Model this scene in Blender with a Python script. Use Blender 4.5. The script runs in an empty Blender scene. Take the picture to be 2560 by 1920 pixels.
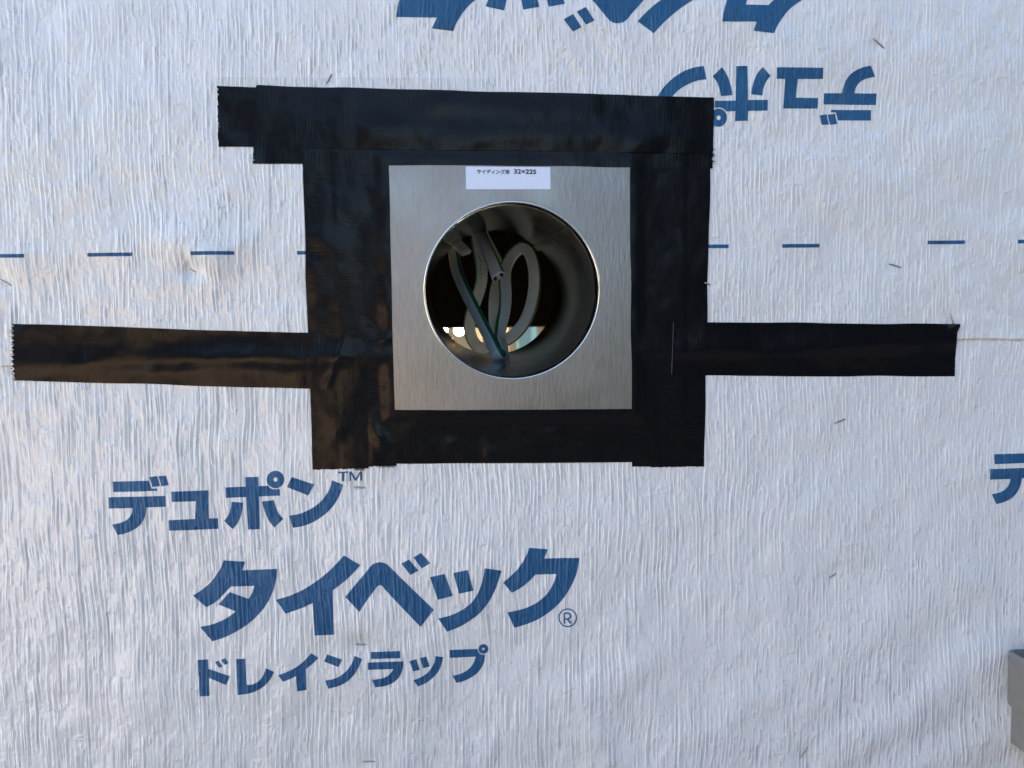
import bpy, math, random
import numpy as np
from mathutils import Vector, Matrix
from mathutils.geometry import delaunay_2d_cdt

random.seed(7)
R = math.radians
SC = bpy.context.scene
COL = SC.collection

# ------------------------------------------------------------------ camera
EYE = Vector((0.0, -0.69, 1.5))
LENS = 26.0
cam = bpy.data.cameras.new('camera')
cam.lens = LENS; cam.sensor_width = 36.0; cam.sensor_fit = 'HORIZONTAL'
cam.dof.use_dof = True; cam.dof.focus_distance = 0.70; cam.dof.aperture_fstop = 11.0
cam.clip_start = 0.01; cam.clip_end = 3000
camo = bpy.data.objects.new('camera', cam)
COL.objects.link(camo)
ROT = (Matrix.Rotation(R(-3.1), 3, 'Z') @ Matrix.Rotation(R(90 - 3.7), 3, 'X')
       @ Matrix.Rotation(R(-0.8), 3, 'Z'))
camo.matrix_world = Matrix.Translation(EYE) @ ROT.to_4x4()
SC.camera = camo

# ------------------------------------------------------------------ sky and sun
SUN_DIR = Vector((-0.74, 0.26, 0.60)).normalized()      # towards the sun: behind the wall, to the left
elev = math.asin(SUN_DIR.z)
azim = math.atan2(SUN_DIR.x, SUN_DIR.y)
world = bpy.data.worlds.new('World'); SC.world = world
world.use_nodes = True
wn = world.node_tree.nodes; wl = world.node_tree.links
bg = wn['Background']
sky = wn.new('ShaderNodeTexSky'); sky.sky_type = 'NISHITA'; sky.sun_disc = False
sky.sun_elevation = elev; sky.sun_rotation = azim
sky.air_density = 1.0; sky.dust_density = 0.5; sky.ozone_density = 1.0
wl.new(sky.outputs[0], bg.inputs[0])
bg.inputs[1].default_value = 0.09
sun = bpy.data.lights.new('sun', 'SUN'); sun.energy = 5.0; sun.angle = R(0.6)
sun.color = (1.0, 0.93, 0.82)
suno = bpy.data.objects.new('sun', sun); COL.objects.link(suno)
suno.rotation_euler = (-SUN_DIR).to_track_quat('-Z', 'Y').to_euler()
suno.location = SUN_DIR * 30

SC.view_settings.view_transform = 'Standard'
SC.view_settings.look = 'None'
SC.view_settings.gamma = 1.0
SC.view_settings.exposure = 2.33
SC.view_settings.use_curve_mapping = False
SC.render.engine = 'CYCLES'
SC.cycles.max_bounces = 8
SC.cycles.use_denoising = True

# ------------------------------------------------------------------ geometry helpers
FPX = LENS / 36.0 * 2560.0
def ray(u, v):
    return ROT @ Vector(((u - 1280) / FPX, -(v - 960) / FPX, -1.0))
def W(u, v, h=0.0):
    """point of the plane y=-h seen at photograph pixel (u, v)"""
    d = ray(u, v); t = (-h - EYE.y) / d.y
    return EYE + d * t
def WX(u, v, h=0.002):
    p = W(u, v, h); return (p.x, p.z)
def WD(u, v, depth):
    """point seen at pixel (u, v), at y = depth behind the wall face"""
    return W(u, v, -depth)

def empty(name, loc):
    o = bpy.data.objects.new(name, None); COL.objects.link(o)
    o.location = loc; o.empty_display_size = 0.02
    return o
def tag(o, label=None, cat=None, group=None, kind=None):
    if label: o['label'] = label
    if cat: o['category'] = cat
    if group: o['group'] = group
    if kind: o['kind'] = kind
    return o
def mesh_obj(name, verts, faces, mat, parent=None, smooth=False, uv=None):
    me = bpy.data.meshes.new(name)
    me.from_pydata([tuple(v) for v in verts], [], faces)
    me.update()
    if smooth:
        me.polygons.foreach_set('use_smooth', [True] * len(me.polygons))
    if uv is not None:
        lay = me.uv_layers.new(name='UVMap')
        li = np.zeros(len(me.loops), dtype=np.int32)
        me.loops.foreach_get('vertex_index', li)
        lay.data.foreach_set('uv', np.asarray(uv, dtype=np.float32)[li].ravel())
    me.materials.append(mat)
    o = bpy.data.objects.new(name, me); COL.objects.link(o)
    if parent:
        o.parent = parent
        o.matrix_parent_inverse = Matrix.Translation(-Vector(parent.location))
    return o
def box(x0, x1, y0, y1, z0, z1):
    v = [(x0,y0,z0),(x1,y0,z0),(x1,y1,z0),(x0,y1,z0),(x0,y0,z1),(x1,y0,z1),(x1,y1,z1),(x0,y1,z1)]
    f = [(0,3,2,1),(4,5,6,7),(0,1,5,4),(1,2,6,5),(2,3,7,6),(3,0,4,7)]
    return v, f
def join(parts):
    V = []; F = []
    for v, f in parts:
        n = len(V); V += list(v); F += [tuple(i + n for i in q) for q in f]
    return V, F
def bevel(o, w, seg=2):
    m = o.modifiers.new('bevel', 'BEVEL'); m.width = w; m.segments = seg; m.limit_method = 'ANGLE'
    return o

# value noise, vectorised
def _hash(ix, iy, s):
    n = (ix.astype(np.int64) * 374761393 + iy.astype(np.int64) * 668265263 + s * 974634781) & 0x7fffffff
    n = ((n ^ (n >> 13)) * 1274126177) & 0x7fffffff
    n = n ^ (n >> 16)
    return (n & 0xffff) / 65535.0
def vnoise(x, y, s=0):
    x = np.asarray(x, float); y = np.asarray(y, float)
    ix = np.floor(x); iy = np.floor(y); fx = x - ix; fy = y - iy
    fx = fx * fx * fx * (fx * (fx * 6 - 15) + 10); fy = fy * fy * fy * (fy * (fy * 6 - 15) + 10)
    a = _hash(ix, iy, s); b = _hash(ix + 1, iy, s); c = _hash(ix, iy + 1, s); d = _hash(ix + 1, iy + 1, s)
    return (a * (1 - fx) + b * fx) * (1 - fy) + (c * (1 - fx) + d * fx) * fy - 0.5
def sstep(a, b, x):
    t = np.clip((x - a) / (b - a), 0, 1); return t * t * (3 - 2 * t)

# ------------------------------------------------------------------ materials
def new_mat(name):
    m = bpy.data.materials.new(name); m.use_nodes = True
    return m, m.node_tree.nodes, m.node_tree.links, m.node_tree.nodes['Principled BSDF']
def plain(name, col, rough=0.6, metal=0.0, spec=0.5, noise=0.0, nscale=40.0, bump=0.0):
    m, n, l, b = new_mat(name)
    b.inputs['Base Color'].default_value = (*col, 1); b.inputs['Roughness'].default_value = rough
    b.inputs['Metallic'].default_value = metal; b.inputs['Specular IOR Level'].default_value = spec
    if noise or bump:
        g = n.new('ShaderNodeNewGeometry'); t = n.new('ShaderNodeTexNoise')
        t.inputs['Scale'].default_value = nscale; t.inputs['Detail'].default_value = 6
        l.new(g.outputs['Position'], t.inputs['Vector'])
        if noise:
            mx = n.new('ShaderNodeMix'); mx.data_type = 'RGBA'
            mx.inputs[6].default_value = (*[c * (1 - noise) for c in col], 1)
            mx.inputs[7].default_value = (*[min(1, c * (1 + noise)) for c in col], 1)
            l.new(t.outputs['Fac'], mx.inputs[0]); l.new(mx.outputs[2], b.inputs['Base Color'])
        if bump:
            bp = n.new('ShaderNodeBump'); bp.inputs['Strength'].default_value = 1
            bp.inputs['Distance'].default_value = bump
            l.new(t.outputs['Fac'], bp.inputs['Height']); l.new(bp.outputs[0], b.inputs['Normal'])
    return m

# the creped relief of the wrap as a node group (height in metres)
def crepe_group():
    g = bpy.data.node_groups.new('crepe_relief', 'ShaderNodeTree')
    g.interface.new_socket('Height', in_out='OUTPUT', socket_type='NodeSocketFloat')
    n = g.nodes; l = g.links
    out = n.new('NodeGroupOutput')
    geo = n.new('ShaderNodeNewGeometry')
    sep = n.new('ShaderNodeSeparateXYZ'); l.new(geo.outputs['Position'], sep.inputs[0])
    def math_(op, a, b=None, c=None):
        m = n.new('ShaderNodeMath'); m.operation = op
        for i, v in enumerate((a, b, c)):
            if v is None: continue
            if isinstance(v, (int, float)): m.inputs[i].default_value = v
            else: l.new(v, m.inputs[i])
        return m.outputs[0]
    X, Z = sep.outputs['X'], sep.outputs['Z']
    def vec(sx, sz, seed, xs=None):
        c = n.new('ShaderNodeCombineXYZ')
        l.new(math_('MULTIPLY', xs or X, sx), c.inputs[0]); l.new(math_('MULTIPLY', Z, sz), c.inputs[1])
        c.inputs[2].default_value = seed
        return c.outputs[0]
    def noise(sx, sz, seed, det=2.0, rough=0.5, xs=None, dist=0.0):
        t = n.new('ShaderNodeTexNoise'); t.inputs['Scale'].default_value = 1.0
        t.inputs['Detail'].default_value = det; t.inputs['Roughness'].default_value = rough
        t.inputs['Distortion'].default_value = dist
        l.new(vec(sx, sz, seed, xs), t.inputs['Vector'])
        return t.outputs['Fac']
    def ss(v, a, b):
        m = n.new('ShaderNodeMapRange'); m.interpolation_type = 'SMOOTHSTEP'
        l.new(v, m.inputs[0]); m.inputs[1].default_value = a; m.inputs[2].default_value = b
        return m.outputs[0]
    # crepe ribs: steep on one flank, gently falling on the other, broken into lengths
    wob = math_('MULTIPLY_ADD', noise(6, 7, 3.1, 2), 0.016, X)
    def ribs(pitch, wx, wz, wamp, az, lo, hi, seed):
        ph = math_('MULTIPLY', wob, 1.0 / pitch)
        ph = math_('MULTIPLY_ADD', noise(wx, wz, seed, 2.0, 0.55), wamp, ph)
        fr = math_('FRACT', ph); cell = math_('FLOOR', ph)
        prof = math_('SMOOTH_MIN', math_('MULTIPLY', fr, 1 / 0.24), math_('MULTIPLY', math_('SUBTRACT', 1.0, fr), 1 / 0.76), 0.15)
        c = n.new('ShaderNodeCombineXYZ')
        l.new(math_('MULTIPLY', cell, 7.31), c.inputs[0]); l.new(math_('MULTIPLY', Z, az), c.inputs[1]); c.inputs[2].default_value = seed
        t = n.new('ShaderNodeTexNoise'); t.inputs['Scale'].default_value = 1.0; t.inputs['Detail'].default_value = 2.0
        l.new(c.outputs[0], t.inputs['Vector'])
        return math_('MULTIPLY', prof, ss(t.outputs['Fac'], lo, hi))
    long_ = ribs(0.0043, 60, 3.6, 2.0, 15, 0.44, 0.63, 1.0)
    short = ribs(0.0034, 90, 14, 1.6, 60, 0.45, 0.66, 5.0)
    fine = noise(560, 95, 9.0, 2.0, 0.6, wob)
    # where the long streaks are strong: left half and lower edge
    reg = noise(4.2, 5.5, 12.0, 3.0, 0.55)
    side = math_('MULTIPLY_ADD', X, -0.42, reg)
    side = math_('MULTIPLY_ADD', math_('SUBTRACT', 1.42, Z), 0.45, side)
    kl = ss(side, 0.36, 0.62)
    ks = ss(noise(7, 9, 21.0, 3.0, 0.6), 0.30, 0.62)
    crump = ss(noise(42, 70, 33.0, 4.0, 0.68), 0.56, 0.84)
    lump = noise(38, 30, 40.0, 3.0, 0.55)
    h = math_('MULTIPLY', long_, math_('MULTIPLY_ADD', kl, 0.00072, 0.00036))
    h = math_('ADD', h, math_('MULTIPLY', short, math_('MULTIPLY_ADD', ks, 0.00050, 0.00028)))
    h = math_('MULTIPLY_ADD', fine, 0.00042, h)
    h = math_('MULTIPLY_ADD', crump, 0.0010, h)
    h = math_('MULTIPLY_ADD', lump, 0.0036, h)
    l.new(h, out.inputs[0])
    return g
CREPE = crepe_group()

def wrap_mat(name, ink=False):
    m, n, l, b = new_mat(name)
    gr = n.new('ShaderNodeGroup'); gr.node_tree = CREPE
    bp = n.new('ShaderNodeBump'); bp.inputs['Strength'].default_value = 1.0
    bp.inputs['Distance'].default_value = 1.0
    l.new(gr.outputs[0], bp.inputs['Height']); l.new(bp.outputs[0], b.inputs['Normal'])
    geo = n.new('ShaderNodeNewGeometry')
    t = n.new('ShaderNodeTexNoise'); t.inputs['Scale'].default_value = 14; t.inputs['Detail'].default_value = 7
    l.new(geo.outputs['Position'], t.inputs['Vector'])
    mx = n.new('ShaderNodeMix'); mx.data_type = 'RGBA'
    if not ink:
        mx.inputs[6].default_value = (0.735, 0.72, 0.715, 1); mx.inputs[7].default_value = (0.855, 0.838, 0.83, 1)
        l.new(t.outputs['Fac'], mx.inputs[0]); l.new(mx.outputs[2], b.inputs['Base Color'])
        b.inputs['Roughness'].default_value = 0.26; b.inputs['Specular IOR Level'].default_value = 1.0
    else:
        # thin ink: fibre and rub marks let a little of the white through
        mx.inputs[6].default_value = (0.011, 0.080, 0.195, 1); mx.inputs[7].default_value = (0.022, 0.118, 0.26, 1)
        l.new(t.outputs['Fac'], mx.inputs[0])
        mp = n.new('ShaderNodeMapping'); mp.inputs['Scale'].default_value = (420, 420, 60)
        t2 = n.new('ShaderNodeTexNoise'); t2.inputs['Scale'].default_value = 1; t2.inputs['Detail'].default_value = 4
        t2.inputs['Distortion'].default_value = 1.2
        l.new(geo.outputs['Position'], mp.inputs['Vector']); l.new(mp.outputs[0], t2.inputs['Vector'])
        mr = n.new('ShaderNodeMapRange'); mr.inputs[1].default_value = 0.56; mr.inputs[2].default_value = 0.85
        mr.inputs[4].default_value = 0.24
        l.new(t2.outputs['Fac'], mr.inputs[0])
        m2 = n.new('ShaderNodeMix'); m2.data_type = 'RGBA'
        l.new(mr.outputs[0], m2.inputs[0]); l.new(mx.outputs[2], m2.inputs[6])
        m2.inputs[7].default_value = (0.30, 0.42, 0.58, 1)
        l.new(m2.outputs[2], b.inputs['Base Color'])
        b.inputs['Roughness'].default_value = 0.40; b.inputs['Specular IOR Level'].default_value = 0.35
    return m
M_WRAP = wrap_mat('crinkled_wrap')
M_INK = wrap_mat('blue_print_ink', True)

def tape_mat():
    m, n, l, b = new_mat('black_ribbed_tape')
    b.inputs['Base Color'].default_value = (0.0035, 0.004, 0.006, 1)
    b.inputs['Specular IOR Level'].default_value = 0.19
    uv = n.new('ShaderNodeUVMap'); uv.uv_map = 'UVMap'
    sep = n.new('ShaderNodeSeparateXYZ'); l.new(uv.outputs[0], sep.inputs[0])
    geo = n.new('ShaderNodeNewGeometry')
    def mth(op, a, bb=None, c=None):
        q = n.new('ShaderNodeMath'); q.operation = op
        for i, v in enumerate((a, bb, c)):
            if v is None: continue
            if isinstance(v, (int, float)): q.inputs[i].default_value = v
            else: l.new(v, q.inputs[i])
        return q.outputs[0]
    def noi(scale, det=3, rough=0.5, src=None):
        t = n.new('ShaderNodeTexNoise'); t.inputs['Scale'].default_value = scale
        t.inputs['Detail'].default_value = det; t.inputs['Roughness'].default_value = rough
        l.new(src or geo.outputs['Position'], t.inputs['Vector']); return t.outputs['Fac']
    rib = mth('SINE', mth('MULTIPLY', sep.outputs[0], 2 * math.pi / 0.00175))
    # ribs catch unevenly along and across the strip
    mp = n.new('ShaderNodeMapping'); mp.inputs['Scale'].default_value = (520, 45, 1)
    l.new(uv.outputs[0], mp.inputs['Vector'])
    pick = noi(1.0, 2, 0.5, mp.outputs[0])
    h = mth('MULTIPLY', rib, 0.000009)
    h = mth('MULTIPLY_ADD', pick, 0.00011, h)
    h = mth('MULTIPLY_ADD', noi(24, 2, 0.45), 0.0024, h)
    h = mth('MULTIPLY_ADD', noi(70, 2, 0.5), 0.0003, h)
    bp = n.new('ShaderNodeBump'); bp.inputs['Distance'].default_value = 1.0; bp.inputs['Strength'].default_value = 1.0
    l.new(h, bp.inputs['Height']); l.new(bp.outputs[0], b.inputs['Normal'])
    mr = n.new('ShaderNodeMapRange'); mr.inputs[3].default_value = 0.16; mr.inputs[4].default_value = 0.30
    l.new(noi(18, 4, 0.6), mr.inputs[0]); l.new(mr.outputs[0], b.inputs['Roughness'])
    return m
M_TAPE = tape_mat()
M_TAPE_EDGE = plain('tape_cut_edge', (0.004, 0.004, 0.005), 0.8, 0, 0.05)

def steel_mat(name, base, r0, r1, stretch, bump):
    m, n, l, b = new_mat(name)
    b.inputs['Metallic'].default_value = 1.0
    geo = n.new('ShaderNodeNewGeometry')
    mp = n.new('ShaderNodeMapping'); mp.inputs['Scale'].default_value = stretch
    l.new(geo.outputs['Position'], mp.inputs['Vector'])
    t = n.new('ShaderNodeTexNoise'); t.inputs['Scale'].default_value = 1; t.inputs['Detail'].default_value = 5
    t.inputs['Roughness'].default_value = 0.6
    l.new(mp.outputs[0], t.inputs['Vector'])
    v = n.new('ShaderNodeTexNoise'); v.inputs['Scale'].default_value = 22; v.inputs['Detail'].default_value = 6
    l.new(geo.outputs['Position'], v.inputs['Vector'])
    mx = n.new('ShaderNodeMix'); mx.data_type = 'RGBA'
    mx.inputs[6].default_value = (*[c * 0.82 for c in base], 1); mx.inputs[7].default_value = (*[min(1, c * 1.12) for c in base], 1)
    l.new(t.outputs['Fac'], mx.inputs[0]); l.new(mx.outputs[2], b.inputs['Base Color'])
    mr = n.new('ShaderNodeMapRange'); mr.inputs[1].default_value = 0.3; mr.inputs[2].default_value = 0.7
    mr.inputs[3].default_value = r0; mr.inputs[4].default_value = r1
    l.new(v.outputs['Fac'], mr.inputs[0]); l.new(mr.outputs[0], b.inputs['Roughness'])
    bp = n.new('ShaderNodeBump'); bp.inputs['Distance'].default_value = bump; bp.inputs['Strength'].default_value = 1
    l.new(t.outputs['Fac'], bp.inputs['Height']); l.new(bp.outputs[0], b.inputs['Normal'])
    return m
M_PLATE = steel_mat('galvanised_plate', (0.365, 0.34, 0.325), 0.29, 0.46, (420, 420, 80), 0.00022)
M_PIPE = steel_mat('galvanised_pipe', (0.31, 0.32, 0.33), 0.09, 0.17, (420, 420, 420), 0.00009)
M_RIM = plain('bright_steel_rim', (0.72, 0.71, 0.66), 0.22, 1.0)
M_PAPER = plain('label_paper', (0.76, 0.82, 0.97), 0.55, 0, 0.3, 0.03, 300)
M_LABELINK = plain('label_print', (0.012, 0.012, 0.03), 0.6)
M_JACKET = plain('grey_cable_jacket', (0.70, 0.83, 0.95), 0.34, 0, 0.5, 0.08, 60)
M_GREEN = plain('green_cable_line', (0.008, 0.14, 0.08), 0.4)
M_CORE_W = plain('white_core', (0.75, 0.75, 0.70), 0.4)
M_CORE_K = plain('black_core', (0.01, 0.01, 0.015), 0.4)
M_COPPER = plain('copper', (0.72, 0.36, 0.20), 0.3, 1.0)
M_STAPLE = plain('dull_staple_wire', (0.40, 0.40, 0.40), 0.28, 1.0, 0.5, 0.15, 900)
M_PVC = plain('grey_pvc', (0.21, 0.20, 0.18), 0.5, 0, 0.4, 0.12, 55, 0.0008)
M_CLEAR = None
M_PLY = plain('plywood', (0.34, 0.24, 0.14), 0.7, 0, 0.3, 0.25, 30)
M_SOIL = plain('dark_gravel', (0.055, 0.053, 0.052), 0.9, 0, 0.2, 0.3, 1.3)
M_ADDED_BANK = plain('added_bank_brown', (0.58, 0.38, 0.21), 0.95, 0, 0.1, 0.35, 0.9)
M_DARK = plain('near_black_board', (0.010, 0.009, 0.008), 0.8, 0, 0.2, 0.3, 20)  # near-black tone of the board behind the pipe
M_ROOM = plain('bare_plasterboard', (0.55, 0.54, 0.50), 0.8, 0, 0.3, 0.08, 4)
M_TIMBER = plain('pine_timber', (0.44, 0.31, 0.19), 0.6, 0, 0.3, 0.25, 18)
M_BLUE = plain('pale_blue_sheet', (0.20, 0.42, 0.60), 0.5, 0, 0.4, 0.1, 10)
M_THREAD = plain('frayed_white_thread', (0.75, 0.76, 0.80), 0.6)
M_THREADK = plain('frayed_black_thread', (0.008, 0.008, 0.01), 0.6)

# ------------------------------------------------------------------ relief of the wrap and what lies on it (height towards the camera)
SEAM = [WX(0, 912), WX(2560, 850)]
def seam_z(x):
    (x0, z0), (x1, z1) = SEAM
    x = np.asarray(x, float)
    return z0 + (z1 - z0) * (x - x0) / (x1 - x0) + 0.0012 * np.sin(x * 17) + 0.0007 * np.sin(x * 53 + 1)
FR0 = WX(757, 217); FR1 = WX(1774, 1170)
STAPLES = [  # end points in photograph pixels, sunk 0..1, depth of the pucker round it, label
    ((830, 187), (816, 212), 0.2, 0.8, 'slanting staple just above the top tape, its leg pulled loose'),
    ((468, 669), (495, 683), 0.1, 3.2, 'staple in a deep pucker below the second blue dash left of the plate'),
    ((-4, 697), (27, 714), 0.1, 1.4, 'staple at the left edge above the left tape arm'),
    ((2177, 100), (2205, 125), 0.1, 0.8, 'slanting staple near the upper right corner, above the upside-down lettering'),
    ((2221, 660), (2252, 669), 0.1, 0.8, 'nearly level staple right of the tape frame, just below the dashed line'),
    ((1760, 707), (1773, 713), 0.0, 0.3, 'staple half hidden under the right edge of the tape frame'),
    ((2085, 1058), (2112, 1047), 0.0, 0.5, 'bright staple below the right tape arm'),
    ((2372, 783), (2383, 813), 0.3, 0.6, 'upright staple at the lifted corner of the right tape arm'),
    ((885, 1217), (914, 1218), 0.0, 0.6, 'level staple just under the small trademark letters'),
    ((888, 1608), (916, 1608), 0.0, 1.5, 'level staple between the two lower lines of blue lettering'),
    ((907, 1902), (940, 1901), 0.55, 0.6, 'staple sunk into the wrap at the bottom edge of the picture'),
    ((1998, 1891), (2017, 1865), 0.0, 0.6, 'steeply slanting staple near the lower right, left of the grey pipe socket'),
    ((2070, 1443), (2088, 1431), 0.2, 0.9, 'dark staple midway between the right tape arm and the bottom edge'),
]
ST_W = []
for a, b_, s, d, lab in STAPLES:
    ax, az = WX(*a); bx, bz = WX(*b_)
    ST_W.append(((ax + bx) / 2, (az + bz) / 2, math.atan2(bz - az, bx - ax), d))
FOLDS = [  # soft diagonal folds: end points px, half width (m), height (m)
    ((1640, 1930), (2330, 1480), 0.030, 0.0030), ((2000, 1960), (2560, 1560), 0.026, 0.0034),
    ((2200, 1990), (2700, 1720), 0.022, 0.0026), ((1180, 1900), (1640, 1640), 0.030, 0.0018),
    ((455, 690), (640, 590), 0.014, 0.0042), ((250, 640), (520, 540), 0.026, 0.0030), ((690, 1980), (740, 1640), 0.016, 0.0022), ((1010, 1980), (1030, 1690), 0.020, 0.0024), ((1480, 1980), (1500, 1720), 0.018, 0.0020), ((330, 1980), (350, 1500), 0.022, 0.0022), ((1900, 420), (2400, 520), 0.03, 0.0022),
    ((2000, 1290), (2560, 1160), 0.035, 0.0020), ((2330, 1420), (2560, 1480), 0.012, 0.0014),
    ((1350, 60), (2500, 130), 0.05, 0.0020), ((200, 1750), (420, 1730), 0.03, 0.0016),
]
FW = [(WX(*a), WX(*b_), w, h) for a, b_, w, h in FOLDS]
def H(x, z):
    x = np.asarray(x, float); z = np.asarray(z, float)
    h = 0.0052 * vnoise(x * 4.1, z * 4.7, 1) + 0.0026 * vnoise(x * 11, z * 12.5, 2)
    h = h + 0.0018 * vnoise(x * 27, z * 24, 3) + 0.0008 * vnoise(x * 62, z * 55, 4)
    for (x0, z0), (x1, z1), w, a in FW:
        dx, dz = x1 - x0, z1 - z0; L = math.hypot(dx, dz)
        s = ((x - x0) * dx + (z - z0) * dz) / L; t = (-(x - x0) * dz + (z - z0) * dx) / L
        env = sstep(-0.05, 0.06, s) * (1 - sstep(L - 0.06, L + 0.05, s))
        t = t + 0.012 * vnoise(x * 14, z * 14, 9)
        h = h + a * env * np.exp(-(t / w) ** 2) * np.where(t > 0, 1, 1)
    d = np.maximum(np.maximum(FR0[0] - x, x - FR1[0]), np.maximum(z - FR0[1], FR1[1] - z))
    h = h * (0.12 + 0.88 * sstep(0.0, 0.07, d))
    for sx, sz, ang, a in ST_W:
        ux = (x - sx) * math.cos(ang) + (z - sz) * math.sin(ang)
        uz = -(x - sx) * math.sin(ang) + (z - sz) * math.cos(ang)
        g = np.exp(-(ux / 0.011) ** 2 - (uz / 0.008) ** 2)
        g2 = np.exp(-(ux / 0.03) ** 2 - ((uz - 0.02) / 0.022) ** 2)
        h = h + a * 0.0019 * (0.8 * g2 - 1.1 * g)
    return h
def sheet_low(x, z):
    return 0.004 + H(x, z)
def sheet_up(x, z):
    e = np.asarray(z, float) - seam_z(x)
    curl = 0.0005 * np.exp(-np.maximum(e, 0) / 0.006) * (0.9 + 1.2 * vnoise(np.asarray(x) * 23, 0 * np.asarray(x), 6))
    d = np.maximum(FR0[0] - np.asarray(x), np.asarray(x) - FR1[0])
    return 0.004 + H(x, z) + 0.0007 + curl * sstep(-0.03, 0.0, d)
PL = [WX(960, 404), WX(1585, 410), WX(1589, 1034), WX(977, 1035)]     # plate outline, tucked under the tapes
PLATE_H = 0.0056
def poly_inside_dist(x, z, poly):
    """signed distance to a convex polygon, positive inside"""
    d = np.full(np.shape(x), 1e9)
    n = len(poly)
    cx = sum(p[0] for p in poly) / n; cz = sum(p[1] for p in poly) / n
    for i in range(n):
        (x0, z0), (x1, z1) = poly[i], poly[(i + 1) % n]
        L = math.hypot(x1 - x0, z1 - z0); nx, nz = -(z1 - z0) / L, (x1 - x0) / L
        if (cx - x0) * nx + (cz - z0) * nz < 0: nx, nz = -nx, -nz
        d = np.minimum(d, (x - x0) * nx + (z - z0) * nz)
    return d
def base_h(x, z):
    x = np.asarray(x, float); z = np.asarray(z, float)
    e = z - seam_z(x)
    b = np.maximum(sheet_low(x, z) + 0.0009 * sstep(-0.012, 0.0, e) + 0.0010 * np.exp(-(e / 0.012) ** 2), np.where(e > -0.001, sheet_up(x, z) + 0.0001, 0))
    k = sstep(-0.010, 0.0, poly_inside_dist(x, z, PL))
    return b * (1 - k) + np.maximum(b, PLATE_H) * k

# ------------------------------------------------------------------ setting: ground, bank, house wall, with unseen masses added to shape the light
def ground():
    xs = [-400, -60, -12, -6, -3, 0, 3, 6, 12, 60, 400]; ys = [-400, -60, -12, -8, -5, -2, 0, 6, 60, 400]
    V = [(x, y, 0) for y in ys for x in xs]; nx = len(xs)
    F = [(j*nx+i, j*nx+i+1, (j+1)*nx+i+1, (j+1)*nx+i) for j in range(len(ys)-1) for i in range(nx-1)]
    return tag(mesh_obj('ground', V, F, M_SOIL), kind='structure')
ground()
M_ADDED_SLAB = plain('added_slab_pale', (0.46, 0.43, 0.38), 0.85, 0, 0.2, 0.15, 2.5)
tag(mesh_obj('path', *box(-14, -2.1, -9.0, -0.25, -0.1, 0.03), M_ADDED_SLAB), kind='structure')  # unseen pale slab added to throw highlights onto the wrap ribs
def added_bank():  # unseen bank added to throw warm light and brown reflections onto the tape
    V = []; F = []; nx, nt = 60, 16
    for j in range(nt + 1):
        for i in range(nx + 1):
            x = -4.2 + 3.4 * i / nx; t = j / nt
            hgt = 1.9 * (1 - ((x + 2.5) / 1.7) ** 4) if abs(x + 2.5) < 1.7 else 0
            hgt = max(hgt, 0) + 0.25 * float(vnoise(x * 0.9, 2.0, 5))
            z = max(hgt, 0.02) * (t if t < 0.7 else 0.7 + (t - 0.7) * 0.9) + 0.15 * float(vnoise(x * 2, t * 6, 8)) * (0 if j == 0 else 1)
            y = -4.0 - 2.2 * t + 0.3 * float(vnoise(x, t * 3, 11))
            V.append((x, y, z if j else -0.05))
    for j in range(nt):
        for i in range(nx):
            a = j * (nx + 1) + i; F.append((a, a + 1, a + nx + 2, a + nx + 1))
    n = len(V); # back slope down to the ground
    for i in range(nx + 1):
        V.append((V[nt*(nx+1)+i][0], -7.0, -0.05))
    for i in range(nx):
        a = nt * (nx + 1) + i; F.append((a, a + 1, n + i + 1, n + i))
    return tag(mesh_obj('reflection_bank', V, F, M_ADDED_BANK, smooth=True), kind='structure')
added_bank()
def dark_blocker():  # unseen mass added to darken reflections and block low sky; gap lights the cables
    V = []; F = []; nx, nt = 160, 44
    for j in range(nt + 1):
        for i in range(nx + 1):
            x = -15 + 34 * i / nx; t = j / nt
            top = 1.6 + (3.2 * float(sstep(-9.0, -6.0, x)) + 1.6 * float(sstep(0, 4, x))) * (1 - 0.9 * math.exp(-(x / 2.0) ** 4)) + 0.0 * float(sstep(-1.0, 3.0, x)) + 0.4 * float(vnoise(x * 0.7, 1, 15)) + 0.25 * float(vnoise(x * 2.6, 1, 16))
            a = math.pi * t
            y = -8.0 - 1.3 * float(sstep(-2, 2, -x)) + 1.3 * math.cos(a)
            z = top * max(math.sin(a), 0) ** 0.45
            b = 0.25 * float(vnoise(x * 5, t * 22, 17)) + 0.3 * float(vnoise(x * 2, t * 9, 18))
            V.append((x + 0.2 * float(vnoise(x * 6, t * 25, 19)), y + b, max(z + b * 0.5, 0) if 0 < j < nt else -0.05))
    for j in range(nt):
        for i in range(nx):
            q = j * (nx + 1) + i; F.append((q, q + nx + 1, q + nx + 2, q + 1))
    return tag(mesh_obj('dark_blocker', V, F, plain('dark_blocker_surface', (0.016, 0.022, 0.016), 0.7, 0, 0.2, 0.6, 9), smooth=False), kind='stuff')
dark_blocker()

PC = W(1282, 729, PLATE_H)                    # centre of the pipe mouth
HS = 0.094
def house_wall():
    x0, x1, z0, z1 = -3.0, 3.2, 0.0, 3.1
    parts = [box(x0, PC.x - HS, 0.006, 0.11, z0, z1), box(PC.x + HS, x1, 0.006, 0.11, z0, z1),
             box(PC.x - HS, PC.x + HS, 0.006, 0.11, z0, PC.z - HS), box(PC.x - HS, PC.x + HS, 0.006, 0.11, PC.z + HS, z1)]
    o = mesh_obj('house_wall', *join(parts), M_PLY)
    return tag(o, 'house wall behind the white wrap, cut open for the round pipe', 'wall')
house_wall()

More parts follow.
